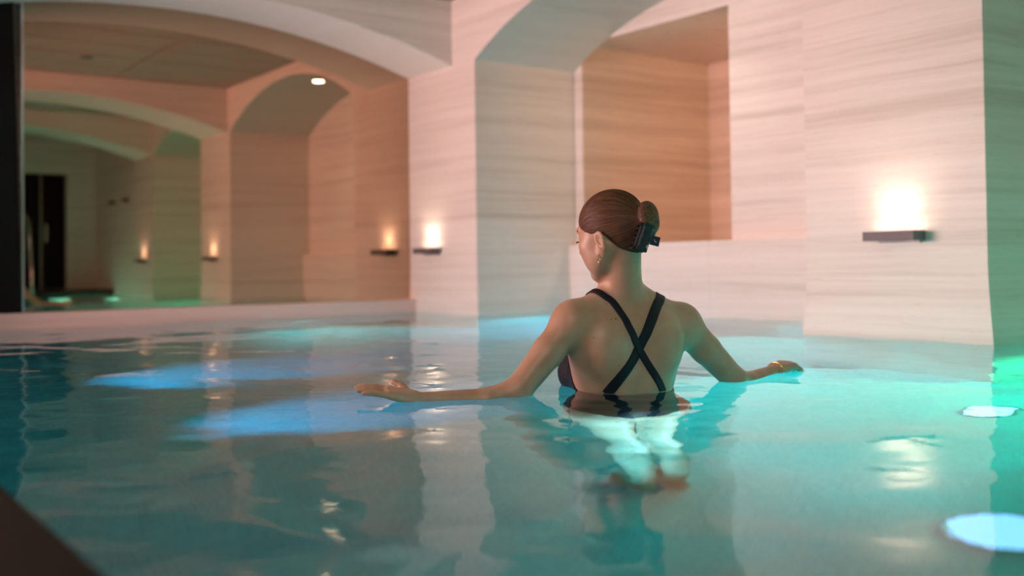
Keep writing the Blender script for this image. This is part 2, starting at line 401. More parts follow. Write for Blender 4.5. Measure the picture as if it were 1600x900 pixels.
# ------------------------------------------------------------------ underwater lights
def pool_light(p, col, s, label, n=(0, 0, 1), r=.068):
    p = Vector(p); n = Vector(n).normalized()
    t = bpy.data.objects.new('pool_light', None); C.objects.link(t); t.location = p
    t.rotation_euler = n.to_track_quat('Z', 'Y').to_euler()
    t['label'] = label; t['category'] = 'pool light'; t['group'] = 'underwater lights'
    bm = bmesh.new(); tube(bm, [((r + .007) * math.cos(a), (r + .007) * math.sin(a), .004) for a in [2 * PI * k / 28 for k in range(28)]], .01, 8, True)
    from_bm('bezel', bm, M_CHROME, t, True)
    bm = bmesh.new(); cyl(bm, (0, 0, -.01), (0, 0, .006), r, seg=28); from_bm('lens', bm, emis('pool_lens', col, s), t)
pool_light((4.52, -.50, FLOOR + .005), (.55, .75, 1), 6, 'blue-white light on the pool floor near the right pier')
pool_light((5.08, -1.47, FLOOR + .005), (.58, .60, 1), 2.2, 'violet-white light on the pool floor nearest the viewer at lower right', r=.13)
pool_light((6.5, -.27, FLOOR + .005), (.45, 1, .8), 260, 'green-white light low in the mirror, right one of two', r=.12)
pool_light((6.85, -.8, FLOOR + .005), (.45, 1, .8), 200, 'green-white light low in the mirror, left one of two', r=.12)
TEAL = (.02, .82, .74); CYAN = (.02, .66, .90); BLUE = (.03, .38, 1)
def beam(p, q, e, col, ang, blend=1): lamp('pool_beam', 'SPOT', p, q, e, col, .03, spot=ang, blend=blend)
beam((3.85, -.06, -.3), (4.0, -.55, -1.15), 250, TEAL, 80, .6)
beam((5.0, .45, -.3), (4.7, .0, -1.15), 270, (.02, .85, .42), 110, .8)
beam((2.6, .70, -.3), (2.8, .2, -1.15), 120, (.02, .80, .72), 100)
beam((1.5, .72, -.3), (1.1, .3, -1.15), 170, CYAN, 110)
beam((.12, -.9, -.3), (.6, -.8, -1.15), 90, (.02, .85, .75), 100)
beam((2.05, PB + .06, -.5), (1.95, -1.9, -1.15), 330, (.03, .52, .95), 36, .9)
beam((3.0, PB + .06, -.5), (3.05, -2.1, -1.15), 260, (.03, .52, .95), 30, .9)
beam((3.3, PB + .06, -.35), (3.9, 0, -.5), 260, (.02, .85, .80), 46, 1)  # added beam that brightens the submerged foot of the right pier
beam((1.2, PB + .06, -.35), (.7, 0, -.5), 120, (.02, .85, .85), 40, 1)  # same kind of added beam for the pier beside the mirror
# white beams on to her legs: from the floor light, plus one added in the near side wall
beam((5.08, -1.47, -1.05), (4.30, -1.97, -.55), 170, (1, .88, 1), 36, .7)
beam((5.5, PB + .05, -.6), (4.34, -2.0, -.66), 720, (1, .88, 1), 25, .7)

# ------------------------------------------------------------------ water
HANDL, HANDR, TORSO = (3.72, -2.59), (4.44, -1.36), (4.30, -1.95)
def wave(X, Y):
    rs = np.random.RandomState(11); Z = np.zeros_like(X)
    for wl, sl, n in ((1.3, .008, 6), (.62, .012, 8), (.33, .012, 9), (.17, .009, 9), (.095, .008, 9)):
        for i in range(n):
            a = rs.uniform(0, 2 * PI); k = 2 * PI / (wl * rs.uniform(.75, 1.3)); ph = rs.uniform(0, 2 * PI)
            cx, cy = rs.uniform(-4, 10), rs.uniform(-6, 4)
            if i % 2: arg = k * np.hypot(X - cx, Y - cy)
            else: arg = k * (X * math.cos(a) + Y * math.sin(a))
            Z += sl / k / math.sqrt(n) * 1.4 * np.sin(arg + ph)
    for (cx, cy), wl, sl, ext in ((HANDL, .065, .034, .35), (HANDR, .085, .02, .35), (TORSO, .11, .034, .5)):
        r = np.hypot(X - cx, Y - cy); k = 2 * PI / wl
        Z += sl / k * np.exp(-r / ext) * np.sin(k * r)
    return Z
def water():
    xs = np.concatenate([np.arange(.05, 2.2, .03), np.arange(2.2, 6.0, .016), np.arange(6.0, 7.62, .05)])
    ys = np.concatenate([np.arange(PB - .016, -.3, .016), np.arange(-.3, ND + .03, .03)])
    X, Y = np.meshgrid(xs, ys, indexing='ij'); Z = wave(X, Y)
    v = np.stack([X, Y, Z], -1).reshape(-1, 3); nx, ny = X.shape
    i = np.arange(nx - 1)[:, None] * ny + np.arange(ny - 1)[None]
    f = np.stack([i, i + ny, i + ny + 1, i + 1], -1).reshape(-1, 4)
    ring = [k * ny for k in range(nx)] + [(nx - 1) * ny + k for k in range(1, ny)] + [k * ny + ny - 1 for k in range(nx - 2, -1, -1)] + [k for k in range(ny - 2, 0, -1)]
    low = v[ring].copy(); low[:, 2] = FLOOR - .03; nv = len(v); v = np.concatenate([v, low]); m = len(ring); f = f.tolist()
    f += [[ring[k], nv + k, nv + (k + 1) % m, ring[(k + 1) % m]] for k in range(m)] + [[nv + k for k in range(m)][::-1]]
    me = bpy.data.meshes.new('pool_water'); me.from_pydata(v.tolist(), [], f)
    return link('pool_water', me, M_WATER, None, True, kind='structure')
water()

# ------------------------------------------------------------------ implicit surfaces
def nets(fn, lo, hi, h, coarse=8):
    """surface-nets polygonisation of fn(points)->distance, evaluated only near the surface"""
    lo = np.array(lo, float); hi = np.array(hi, float)
    nb = np.ceil((hi - lo) / (h * coarse)).astype(int); n = nb * coarse + 1
    D = np.ones(n, np.float32)
    bi = np.stack(np.meshgrid(*[np.arange(k) for k in nb], indexing='ij'), -1).reshape(-1, 3)
    cc = lo + (bi + .5) * h * coarse
    d = fn(cc); rad = h * coarse * .5 * 1.733 * 1.5 + .012
    off = np.stack(np.meshgrid(*[np.arange(coarse + 1)] * 3, indexing='ij'), -1).reshape(-1, 3)
    for b, dd in zip(bi[d < -rad], d[d < -rad]):
        s = b * coarse; D[s[0]:s[0] + coarse + 1, s[1]:s[1] + coarse + 1, s[2]:s[2] + coarse + 1] = -1
    near = bi[np.abs(d) <= rad]
    for c in range(0, len(near), 400):
        bl = near[c:c + 400]
        idx = (bl[:, None, :] * coarse + off[None]).reshape(-1, 3)
        D[idx[:, 0], idx[:, 1], idx[:, 2]] = fn(lo + idx * h)
    S = D < 0
    cnt = np.zeros(n - 1, np.int8)
    for a in (0, 1):
        for b in (0, 1):
            for c in (0, 1): cnt += S[a:n[0] - 1 + a, b:n[1] - 1 + b, c:n[2] - 1 + c]
    cells = np.argwhere((cnt > 0) & (cnt < 8))
    vid = -np.ones(n - 1, np.int64); vid[tuple(cells.T)] = np.arange(len(cells))
    acc = np.zeros((len(cells), 3)); w = np.zeros(len(cells))
    cor = [(a, b, c) for a in (0, 1) for b in (0, 1) for c in (0, 1)]
    val = {c: D[tuple((cells + c).T)] for c in cor}
    for c in cor:
        for ax in range(3):
            if c[ax]: continue
            e = list(c); e[ax] = 1; e = tuple(e)
            a, b = val[c], val[e]; m = (a < 0) != (b < 0)
            t = np.where(m, a / np.where(a == b, 1, a - b), 0)
            p = np.tile(np.array(c, float), (len(cells), 1)); p[:, ax] = t
            acc[m] += p[m]; w[m] += 1
    V = lo + (cells + acc / w[:, None]) * h
    F = []
    for ax in range(3):
        b, c = (ax + 1) % 3, (ax + 2) % 3
        sl0 = [slice(None)] * 3; sl1 = [slice(None)] * 3; sl0[ax] = slice(0, -1); sl1[ax] = slice(1, None)
        A, B = S[tuple(sl0)], S[tuple(sl1)]
        ch = np.argwhere(A != B); ok = (ch[:, b] > 0) & (ch[:, c] > 0) & (ch[:, b] < n[b] - 1) & (ch[:, c] < n[c] - 1); ch = ch[ok]
        inside = A[tuple(ch.T)]
        q = []
        for db, dc in ((-1, -1), (0, -1), (0, 0), (-1, 0)):
            k = ch.copy(); k[:, b] += db; k[:, c] += dc; q.append(vid[tuple(k.T)])
        q = np.stack(q, 1); q[~inside] = q[~inside][:, ::-1]; F.append(q)
    F = np.concatenate(F); F = F[(F >= 0).all(1)]
    # one newton step pulls vertices on to the surface
    for _ in range(1):
        e = h * .5; g = np.stack([fn(V + np.eye(3)[i] * e) - fn(V - np.eye(3)[i] * e) for i in range(3)], 1) / (2 * e)
        d = fn(V); s = d / np.maximum((g * g).sum(1), .3)
        V = V - g * np.clip(s, -h * .6, h * .6)[:, None] * .8
    return V, F
def mesh_from(name, V, F):
    me = bpy.data.meshes.new(name)
    me.vertices.add(len(V)); me.vertices.foreach_set('co', V.astype(np.float32).ravel())
    me.loops.add(len(F) * 4); me.loops.foreach_set('vertex_index', F.astype(np.int32).ravel())
    me.polygons.add(len(F)); me.polygons.foreach_set('loop_start', np.arange(0, len(F) * 4, 4, dtype=np.int32))
    me.update(calc_edges=True); me.validate()
    return me
def smin(a, b, k):
    h = np.clip(.5 + .5 * (b - a) / k, 0, 1); return b * (1 - h) + a * h - k * h * (1 - h)
def smax(a, b, k): return -smin(-a, -b, k)
def cone(P, a, b, ra, rb):
    a, b = np.array(a, float), np.array(b, float); ba = b - a
    t = np.clip((P - a) @ ba / (ba @ ba), 0, 1)
    return np.linalg.norm(P - a - t[:, None] * ba, axis=1) - (ra + (rb - ra) * t)
def ell(P, c, r, R=None):
    q = P - np.array(c, float)
    if R is not None: q = q @ R
    r = np.array(r, float); k0 = np.linalg.norm(q / r, axis=1); k1 = np.linalg.norm(q / (r * r), axis=1)
    return k0 * (k0 - 1) / np.maximum(k1, 1e-6)

# ------------------------------------------------------------------ the woman
# local frame: x = RGT, y = FWD, z = up ; origin on the pool floor under her
BD = 2.705
def loc(px, py, depth):
    """a point of the figure given as image position and distance"""
    v = fw * FPX + rr * (px - 800) - uu * (py - 450 - SHIFT_PX)
    v = v * (depth / v.dot(FWD))
    return np.array([v.dot(RGT), v.dot(FWD), v.z + CAM.z])
C0 = loc(976, 608, BD); OX, OY = C0[0], C0[1]
ORG = Vector((CAM.x, CAM.y, 0)) + RGT * float(OX) + FWD * float(OY)
def L(px, py, depth):
    p = loc(px, py, depth); return p - np.array([OX, OY, 0])      # z relative to water
YAW = math.radians(20)
ER = np.array([math.cos(YAW), math.sin(YAW), 0]); EF = np.array([-math.sin(YAW), math.cos(YAW), 0]); EZ = np.array([0, 0, 1.])
RB = np.stack([ER, EF, EZ], 1)           # columns: body axes
TP = np.array([  # z, half width, half depth, side offset, forward offset
    (-.44, .150, .095, 0, 0), (-.36, .168, .112, 0, -.005), (-.28, .172, .115, 0, -.008), (-.19, .148, .10, 0, 0), (-.10, .126, .086, 0, 0),
    (-.02, .128, .088, 0, .0), (.04, .137, .094, .0, .0), (.09, .146, .100, .002, .0), (.14, .150, .101, .004, .0), (.18, .142, .092, .004, .0), (.215, .115, .070, .004, .004), (.245, .075, .050, 0, .008), (.28, .045, .04, 0, .01)])
SHL, SHR = L(893, 503, 2.635), L(1065, 506, 2.775)
ELL_, ELR = L(811, 608, 2.575), L(1146, 591, 2.86)
WRL, WRR = L(655, 624, 2.525), L(1208, 580, 3.02)
def local(P, c, r, fn):
    m = np.linalg.norm(P - c, axis=1) < r
    out = np.full(len(P), 9.0)
    if m.any(): out[m] = fn(P[m])
    return out
def torso(P):
    q = P @ RB; z = np.clip(q[:, 2], TP[0, 0], TP[-1, 0])
    a = np.interp(z, TP[:, 0], TP[:, 1]); b = np.interp(z, TP[:, 0], TP[:, 2])
    cx = np.interp(z, TP[:, 0], TP[:, 3]); cy = np.interp(z, TP[:, 0], TP[:, 4])
    x, y = (q[:, 0] - cx) / a, (q[:, 1] - cy) / b
    r = (np.abs(x) ** 2.35 + np.abs(y) ** 2.35) ** (1 / 2.35)
    d = (r - 1) * np.minimum(a, b) * .92
    return np.maximum(d, np.abs(q[:, 2] - (TP[0, 0] + TP[-1, 0]) / 2) - (TP[-1, 0] - TP[0, 0]) / 2)
# head frame
HY = math.radians(50); HP = math.radians(14)
HFh = np.array([-math.sin(HY), math.cos(HY), 0]); HL = np.array([-math.cos(HY), -math.sin(HY), 0])
HFv = HFh * math.cos(HP) - EZ * math.sin(HP); HU = EZ * math.cos(HP) + HFh * math.sin(HP)
HR = np.stack([HFv, HL, HU], 1)
HC = L(954, 351, 2.665)
def H(f, l, u): return HC + HR @ np.array([f, l, u])
def headf(P):
    q = (P - HC) @ HR; q = q.copy(); f = q; s = np.abs(q[:, 1]); qm = q.copy(); qm[:, 1] = s
    d = ell(q, (-.004, 0, .004), (.089, .070, .078))
    d = smin(d, ell(q, (.030, 0, -.030), (.060, .060, .062)), .02)
    d = smin(d, ell(q, (.036, 0, -.072), (.047, .045, .052)), .022)
    d = smin(d, cone(qm, (-.002, .052, -.068), (.062, .016, -.118), .016, .014), .022)
    d = smin(d, ell(q, (.072, 0, -.117), (.017, .019, .017)), .016)          # chin
    d = smin(d, ell(qm, (.052, .036, -.048), (.030, .028, .030)), .02)        # cheeks
    d = smin(d, ell(qm, (.040, .036, -.082), (.034, .026, .036)), .02)
    d = smin(d, ell(qm, (.074, .022, .004), (.014, .026, .008)), .014)        # brow
    d = smax(d, -ell(qm, (.098, .032, -.018), (.018, .017, .011)), .012)      # sockets
    d = smin(d, ell(qm, (.072, .031, -.019), (.013, .013, .011)), .006)       # eyes
    d = smin(d, cone(q, (.088, 0, -.006), (.106, 0, -.046), .006, .0085), .010)  # nose
    d = smin(d, ell(qm, (.096, .009, -.050), (.010, .007, .006)), .006)
    d = smin(d, ell(q, (.087, 0, -.076), (.010, .022, .0055)), .006)
    d = smin(d, ell(q, (.085, 0, -.086), (.010, .019, .006)), .006)           # lips
    # ears
    ce_, se = math.cos(.25), math.sin(.25)
    e = qm - np.array([-.006, .068, -.047]); ef = e[:, 0] * ce_ + e[:, 2] * -se; eu = e[:, 0] * se + e[:, 2] * ce_
    el = e[:, 1] - .25 * np.maximum(0, -ef) - .002
    E = np.stack([ef, el, eu], 1)
    tap = 1 + .35 * np.clip(-eu / .03, -1, 1)
    E2 = E.copy(); E2[:, 0] *= tap
    ear = ell(E2, (0, 0, 0), (.0150, .0075, .028))
    ear = smax(ear, -ell(E2, (.001, .009, .004), (.009, .008, .018)), .003)
    d = smin(d, ear, .004)
    return d
def fingers(base, dirv, across, nrm, lens, rad, curl, spread=.06):
    """four fingers: list of cones"""
    out = []
    for i in range(4):
        b = base + across * (.019 * (1.5 - i)); d = dirv + across * spread * (1.5 - i); d /= np.linalg.norm(d)
        p = b; ang = 0
        for j, (fl, r0, r1) in enumerate(zip(np.array([.45, .30, .25]) * lens[i], (rad, rad * .9, rad * .82), (rad * .9, rad * .82, rad * .68))):
            ang += curl[j] if not isinstance(curl[j], (list, tuple)) else curl[j][i]
            dd = d * math.cos(ang) - nrm * math.sin(ang); e = p + dd * fl
            out.append((p, e, r0, r1)); p = e
    return out
# left hand lies on the water pointing left
hl0 = WRL; hl1 = L(606, 613, 2.515); dl = hl1 - hl0; dl /= np.linalg.norm(dl)
nl = np.array([0.06, -.12, 1.0]); nl -= dl * (nl @ dl); nl /= np.linalg.norm(nl)
al = np.cross(nl, dl); al /= np.linalg.norm(al); al = al if al[1] < 0 else -al      # towards the viewer = little finger side
FL = fingers(hl1, dl, -al, nl, (.071, .078, .073, .058), .0080, (.04, .10, .10))
TL = [(hl0 + dl * .022 - al * .022, hl0 + dl * .048 - al * .045 + nl * .012, .011, .0095), (hl0 + dl * .048 - al * .045 + nl * .012, hl0 + dl * .070 - al * .054 + nl * .016, .009, .0068)]
# right hand, knuckles up, fingertips dipping in the water
hr0 = WRR; hr1 = L(1234, 568, 3.07); dr_ = hr1 - hr0; dr_ /= np.linalg.norm(dr_)
nr = np.array([-.25, -.25, 1.0]); nr -= dr_ * (nr @ dr_); nr /= np.linalg.norm(nr)
ar = np.cross(nr, dr_); ar /= np.linalg.norm(ar); ar = ar if ar[1] < 0 else -ar
hrk = hr0 + dr_ * .070
FR = fingers(hrk, dr_, -ar, nr, (.070, .077, .072, .056), .0080, (.75, .15, .1))
TR = [(hr0 + dr_ * .022 - ar * .020, hr0 + dr_ * .050 - ar * .046 - nr * .006, .011, .0095), (hr0 + dr_ * .050 - ar * .046 - nr * .006, hr0 + dr_ * .078 - ar * .050 - nr * .012, .009, .007)]
def handf(P, w, d_, a_, n_, F, T, kn):
    d = cone(P, w + d_ * .018 + a_ * .012, kn + a_ * .026 - d_ * .006, .015, .0105)
    d = smin(d, cone(P, w + d_ * .018, kn + a_ * .009, .0155, .0115), .012)
    d = smin(d, cone(P, w + d_ * .018, kn - a_ * .009, .0155, .0115), .012)
    d = smin(d, cone(P, w + d_ * .018 - a_ * .012, kn - a_ * .027 - d_ * .002, .015, .011), .012)
    for i in range(0, len(F), 3):
        fd = cone(P, *F[i]); fd = smin(fd, cone(P, *F[i + 1]), .003); fd = smin(fd, cone(P, *F[i + 2]), .003)
        d = smin(d, fd, .004)
    td = smin(cone(P, *T[0]), cone(P, *T[1]), .004)
    return smin(d, td, .008)
def bodyfield(P):
    d = torso(P)
    Q = P @ RB
    # shoulder girdle, trapezius, shoulder blades
    def bp(r, f, z): return RB @ np.array([r, f, z])
    nb = L(972, 462, 2.70)
    for s, sh in ((-1, SHL), (1, SHR)):
        d = smin(d, cone(P, nb + bp(s * .02, .0, -.01), sh + np.array([-s * .012, 0, .012]), .040, .040), .035)
        d = smin(d, ell(P, sh + np.array([0, 0, -.004]), (.052, .052, .055)), .03)
        d = smin(d, ell(Q, (s * .083, -.062, .115), (.048, .035, .070)), .035)
        d = smin(d, cone(P, sh + bp(-s * .03, .0, -.02), bp(s * .105, .0, .03), .045, .03), .03)     # lat
    d = smin(d, cone(P, nb + bp(0, .0, -.03), H(-.016, 0, -.065), .048, .042), .028)
    d = smin(d, cone(P, nb + bp(0, -.012, -.01), H(-.040, 0, -.045), .032, .034), .03)
    # bust
    for s in (-1, 1): d = smin(d, ell(Q, (s * .082, .092, .035), (.062, .058, .058)), .035)
    # spine furrow
    sp = cone(P, bp(.0, -.128, -.12), bp(.0, -.124, .12), .030, .026); d = smax(d, -sp, .03)
    # arms
    for sh, el_, wr, ra in ((SHL, ELL_, WRL, .044), (SHR, ELR, WRR, .047)):
        m = sh * .55 + el_ * .45
        a = cone(P, sh, m, ra, .0405); a = smin(a, cone(P, m, el_, .0405, .034), .01)
        m2 = el_ * .68 + wr * .32 + np.array([0, 0, -.018])
        a = smin(a, cone(P, el_, m2, .031, .0285), .015); a = smin(a, cone(P, m2, wr, .0285, .0175), .012)
        d = smin(d, a, .022)
    d = smin(d, local(P, WRL + dl * .09, .17, lambda q: handf(q, WRL, dl, al, nl, FL, TL, hl1)), .010)
    d = smin(d, local(P, WRR + dr_ * .09, .17, lambda q: handf(q, WRR, dr_, ar, nr, FR, TR, hrk)), .010)
    # hips and legs
    for s in (-1, 1):
        hip = bp(s * .082, 0, -.38); kn = bp(s * .056 + .045, .015, -.70); an = bp(s * .050 + .08, -.01, FLOOR + .075)
        d = smin(d, ell(Q, (s * .072, -.060, -.345), (.082, .070, .080)), .03)
        g = cone(P, hip, kn, .083, .050); g = smin(g, cone(P, kn, kn * .65 + an * .35 - RB @ np.array([0, .012, 0]), .050, .053), .02)
        g = smin(g, cone(P, kn * .65 + an * .35 - RB @ np.array([0, .012, 0]), an, .052, .034), .02)
        g = smin(g, cone(P, an + bp(0, -.02, -.045), an + bp(s * .02, .13, -.052), .030, .020), .025)
        d = smin(d, g, .018)
    d = smin(d, local(P, HC + np.array([0, 0, -.03]), .22, headf), .018)
    return d
V, F = nets(bodyfield, (-.78, -.42, FLOOR), (.62, .62, .56), .0034)
BASE = np.array([0, 0, FLOOR])
RZ = math.atan2(RGT.y, RGT.x)
def place(o):
    o.location = (ORG.x, ORG.y, FLOOR); o.rotation_euler = (0, 0, RZ); return o
def raycast(px, py):
    """point of the body surface seen at an image position"""
    p0 = L(px, py, 2.0); p1 = L(px, py, 3.2); t = np.linspace(0, 1, 500)[:, None]
    pts = p0 + (p1 - p0) * t; d = bodyfield(pts); i = int(np.argmax(d < .0005))
    if d[i] >= .0005: i = int(np.argmin(d))
    return pts[i]
MOLES = [(tuple((raycast(*p) - BASE).tolist()), r) for p, r in (((962, 498), .0026), ((955, 499), .0018), ((928, 528), .0016), ((967, 571), .0017), ((948, 475), .0014), ((1022, 537), .0015), ((1060, 520), .0013), ((1040, 560), .0013), ((905, 500), .0013), ((983, 540), .0014), ((1010, 495), .001))]
M_SKIN = skin_mat()
body = place(link('person', mesh_from('person', V - BASE, F), M_SKIN, None, True))
body['label'] = 'woman seen from behind, standing waist-deep in the pool with arms spread, face turned left'; body['category'] = 'person'

# swimsuit: a thin shell over the lower torso
def suit(P):
    q = P @ RB; b = bodyfield(P)
    top = np.interp(q[:, 1], (-.11, -.05, .0, .03, .06, .12), (-.05, -.04, .005, .06, .115, .13))
    reg = (q[:, 2] - top) * .8
    leg = -.37 + .9 * np.maximum(0, np.abs(q[:, 0]) - .035)
    reg = np.maximum(reg, (leg - q[:, 2]) * .75)
    reg = np.maximum(reg, np.abs(q[:, 0]) - .19)
    return smax(smax(b - .0035, -(b + .003), .001), reg, .003)
Vs, Fs = nets(suit, (-.22, -.2, -.46), (.22, .22, .16), .003)
o = link('swimsuit', mesh_from('swimsuit', Vs - BASE, Fs), M_SUIT, body, True); o['label'] = 'black swimsuit'
# crossed straps laid on the back
def grad(Q):
    e = .004; g = np.stack([bodyfield(Q + np.eye(3)[i] * e) - bodyfield(Q - np.eye(3)[i] * e) for i in range(3)], 1) / (2 * e)
    return g / (np.linalg.norm(g, axis=1)[:, None] + 1e-9)
def onto(Q, it=4):
    for _ in range(it): Q = Q - grad(Q) * np.clip(bodyfield(Q), -.02, .02)[:, None]
    return Q
def strap(path, w0, w1, lift, front):
    """path: picture points on the back; front: offsets that carry the strap on over the shoulder"""
    c = [raycast(*p) for p in path]
    for f_ in front: c.insert(0, onto((c[0] + np.array(f_))[None])[0])
    P_ = [c[0]] + c + [c[-1]]; s_ = []
    for i in range(1, len(P_) - 2):
        for t in np.linspace(0, 1, 9)[:-1]:
            a, b, c_, d = P_[i - 1:i + 3]
            s_.append(.5 * ((2 * b) + (-a + c_) * t + (2 * a - 5 * b + 4 * c_ - d) * t * t + (-a + 3 * b - 3 * c_ + d) * t ** 3))
    s_.append(c[-1]); S_ = onto(np.array(s_)); n = len(S_)
    for _ in range(6): S_[1:-1] = .25 * S_[:-2] + .5 * S_[1:-1] + .25 * S_[2:]
    S_ = onto(S_)
    T = np.gradient(S_, axis=0); T /= np.linalg.norm(T, axis=1)[:, None]; G = grad(S_)
    Sd = np.cross(T, G); Sd /= np.linalg.norm(Sd, axis=1)[:, None]; W = np.linspace(w0, w1, n)[:, None] / 2
    R_ = np.stack([onto(S_ + Sd * W * k) for k in (-1, -.6, 0, .6, 1)], 1)
    g = grad(R_.reshape(-1, 3)).reshape(R_.shape); up_ = R_ + g * lift; dn = R_ - g * .002
    bm = bmesh.new()
    U_ = [[bm.verts.new(q - BASE) for q in r] for r in up_]; Dn = [[bm.verts.new(q - BASE) for q in r] for r in dn]
    for i in range(n - 1):
        for k in range(4):
            bm.faces.new((U_[i][k], U_[i + 1][k], U_[i + 1][k + 1], U_[i][k + 1])); bm.faces.new((Dn[i][k], Dn[i][k + 1], Dn[i + 1][k + 1], Dn[i + 1][k]))
        bm.faces.new((U_[i][0], Dn[i][0], Dn[i + 1][0], U_[i + 1][0])); bm.faces.new((U_[i][4], U_[i + 1][4], Dn[i + 1][4], Dn[i][4]))
    return bm
sb = strap([(945, 464), (956, 471), (968, 487), (980, 507), (992, 532), (1004, 556), (1019, 580), (1031, 600), (1036, 614)], .017, .020, .0042, [(-.02, .02, .01), (-.01, .03, -.01), (0, .03, -.03)])
from_bm('strap', sb, M_SUIT, body, True)
sb = strap([(1030, 470), (1026, 478), (1017, 502), (1006, 527), (995, 550), (983, 571), (969, 590), (955, 607), (948, 616)], .027, .027, .0026, [(.005, .02, .008), (0, .03, 0), (0, .03, -.02)])
from_bm('strap', sb, M_SUIT, body, True)

# hair: a cap over the skull plus a coiled bun
BUN = np.array([-.108, 0.0, -.018])
def hairf(P):
    q = (P - HC) @ HR; s = np.abs(q[:, 1])
    d = ell(q, (-.006, 0, .006), (.0925, .0755, .0835))
    d = smin(d, ell(q, (-.052, 0, -.045), (.042, .050, .048)), .03)
    d = smin(d, cone(q, (-.06, 0, -.02), BUN * .93, .045, .024), .03)
    ang = np.arctan2(q[:, 2] - BUN[2], q[:, 1])
    d = d - .00035 * np.sin(ang * 46 + 2 * np.sin(q[:, 0] * 40)) - .0003 * np.sin(ang * 97 + q[:, 0] * 30)
    line = np.interp(q[:, 0], (-.09, -.06, -.035, -.018, -.002, .02, .04, .062, .085, .1), (-.108, -.094, -.070, -.036, -.022, -.022, -.012, .008, .036, .070))
    return smax(d, (line - q[:, 2]) * .72, .004)
def bunf(P):
    q = (P - HC) @ HR - BUN
    d = ell(q, (-.010, 0, .012), (.022, .030, .034))
    a = np.arctan2(q[:, 2], q[:, 1])
    t = q - np.array([-.008, 0, .0]); r = np.hypot(t[:, 1], t[:, 2] * .9)
    d = smin(d, np.hypot(r - .021, t[:, 0]) - .015, .008)
    d = smin(d, cone(q, (.03, .0, -.03), (.0, 0, -.046), .018, .011), .012)
    return d - .0007 * np.sin(a * 30 + q[:, 0] * 160)
def strand_attr(me, V, bun=False):
    q = (V - HC) @ HR; a = np.arctan2(q[:, 2] - BUN[2], q[:, 1])
    if bun:
        c = np.stack([q[:, 0] * 420, np.cos(a) * 3, np.sin(a) * 3], 1)
    else: c = np.stack([np.cos(a) * 44, np.sin(a) * 44, q[:, 0] * 9], 1)
    at = me.attributes.new('strand', 'FLOAT_VECTOR', 'POINT'); at.data.foreach_set('vector', c.astype(np.float32).ravel())
ext = .17
Vh, Fh = nets(hairf, HC - ext, HC + ext, .0028)
me = mesh_from('hair', Vh - BASE, Fh); strand_attr(me, Vh); hair = link('hair', me, M_HAIR, body, True); hair['label'] = 'auburn hair combed back smooth into a low bun'
Vh, Fh = nets(bunf, HC - ext, HC + ext, .0024)
me = mesh_from('bun', Vh - BASE, Fh); strand_attr(me, Vh, True); link('hair_bun', me, M_HAIR, hair, True)
# fine strands combed from the hairline back to the bun
def strands(n=1100, m=14):
    rs = np.random.RandomState(5); a = rs.uniform(-PI, PI, n); f0 = rs.uniform(-.03, .085, n); f1 = -.085 + rs.uniform(-.008, .004, n)
    k = np.linspace(0, 1, m)[None]; f_ = f0[:, None] + (f1 - f0)[:, None] * k
    al_ = a[:, None] + .05 * np.sin(k * 3 + a[:, None] * 5)
    Q = np.stack([f_, .085 * np.cos(al_), BUN[2] + .09 * np.sin(al_)], -1).reshape(-1, 3)
    P_ = HC + Q @ HR.T; e = .003
    def hf(P):
        q = (P - HC) @ HR
        d = ell(q, (-.006, 0, .006), (.0925, .0755, .0835)); d = smin(d, ell(q, (-.052, 0, -.045), (.042, .050, .048)), .03)
        return smin(d, cone(q, (-.06, 0, -.02), BUN * .93, .045, .024), .03)
    for _ in range(6):
        g = np.stack([hf(P_ + np.eye(3)[i] * e) - hf(P_ - np.eye(3)[i] * e) for i in range(3)], 1) / (2 * e); g /= np.linalg.norm(g, axis=1)[:, None]
        ax = HR[:, 0]; gr = g - np.outer(g @ ax, ax); gr /= np.linalg.norm(gr, axis=1)[:, None] + 1e-6
        P_ = P_ - gr * np.clip(hf(P_), -.02, .02)[:, None]
    P_ = P_ + g * .0004
    q = (P_ - HC) @ HR
    line = np.interp(q[:, 0], (-.09, -.06, -.035, -.018, -.002, .02, .04, .062, .085, .1), (-.108, -.094, -.070, -.036, -.022, -.022, -.012, .008, .036, .070))
    ok = (q[:, 2] > line + .001).reshape(n, m); P3 = P_.reshape(n, m, 3)
    V_, F_ = [], []
    for i in range(n):
        idx = np.where(ok[i])[0]
        if len(idx) < 4 or idx[-1] != m - 1: continue
        idx = np.arange(idx[0] if ok[i].all() else np.where(~ok[i])[0][-1] + 1, m)
        if len(idx) < 4: continue
        c = P3[i][idx]; T = np.gradient(c, axis=0); T /= np.linalg.norm(T, axis=1)[:, None]; nn = c - HC; nn -= T * (nn * T).sum(1)[:, None]; nn /= np.linalg.norm(nn, axis=1)[:, None]
        sd = np.cross(T, nn); w = .00075 * np.sin(np.linspace(.35, PI * .9, len(c)))[:, None]
        b0 = len(V_); V_ += list(np.stack([c - sd * w, c + nn * w * .8, c + sd * w], 1).reshape(-1, 3))
        for j in range(len(c) - 1):
            o_ = b0 + j * 3; F_ += [(o_, o_ + 1, o_ + 4, o_ + 3), (o_ + 1, o_ + 2, o_ + 5, o_ + 4)]
    V_ = np.array(V_); me = mesh_from('hair_strands', V_ - BASE, np.array(F_)); strand_attr(me, V_)
    link('hair_strands', me, M_HAIR, hair, True, kind='stuff')
strands()
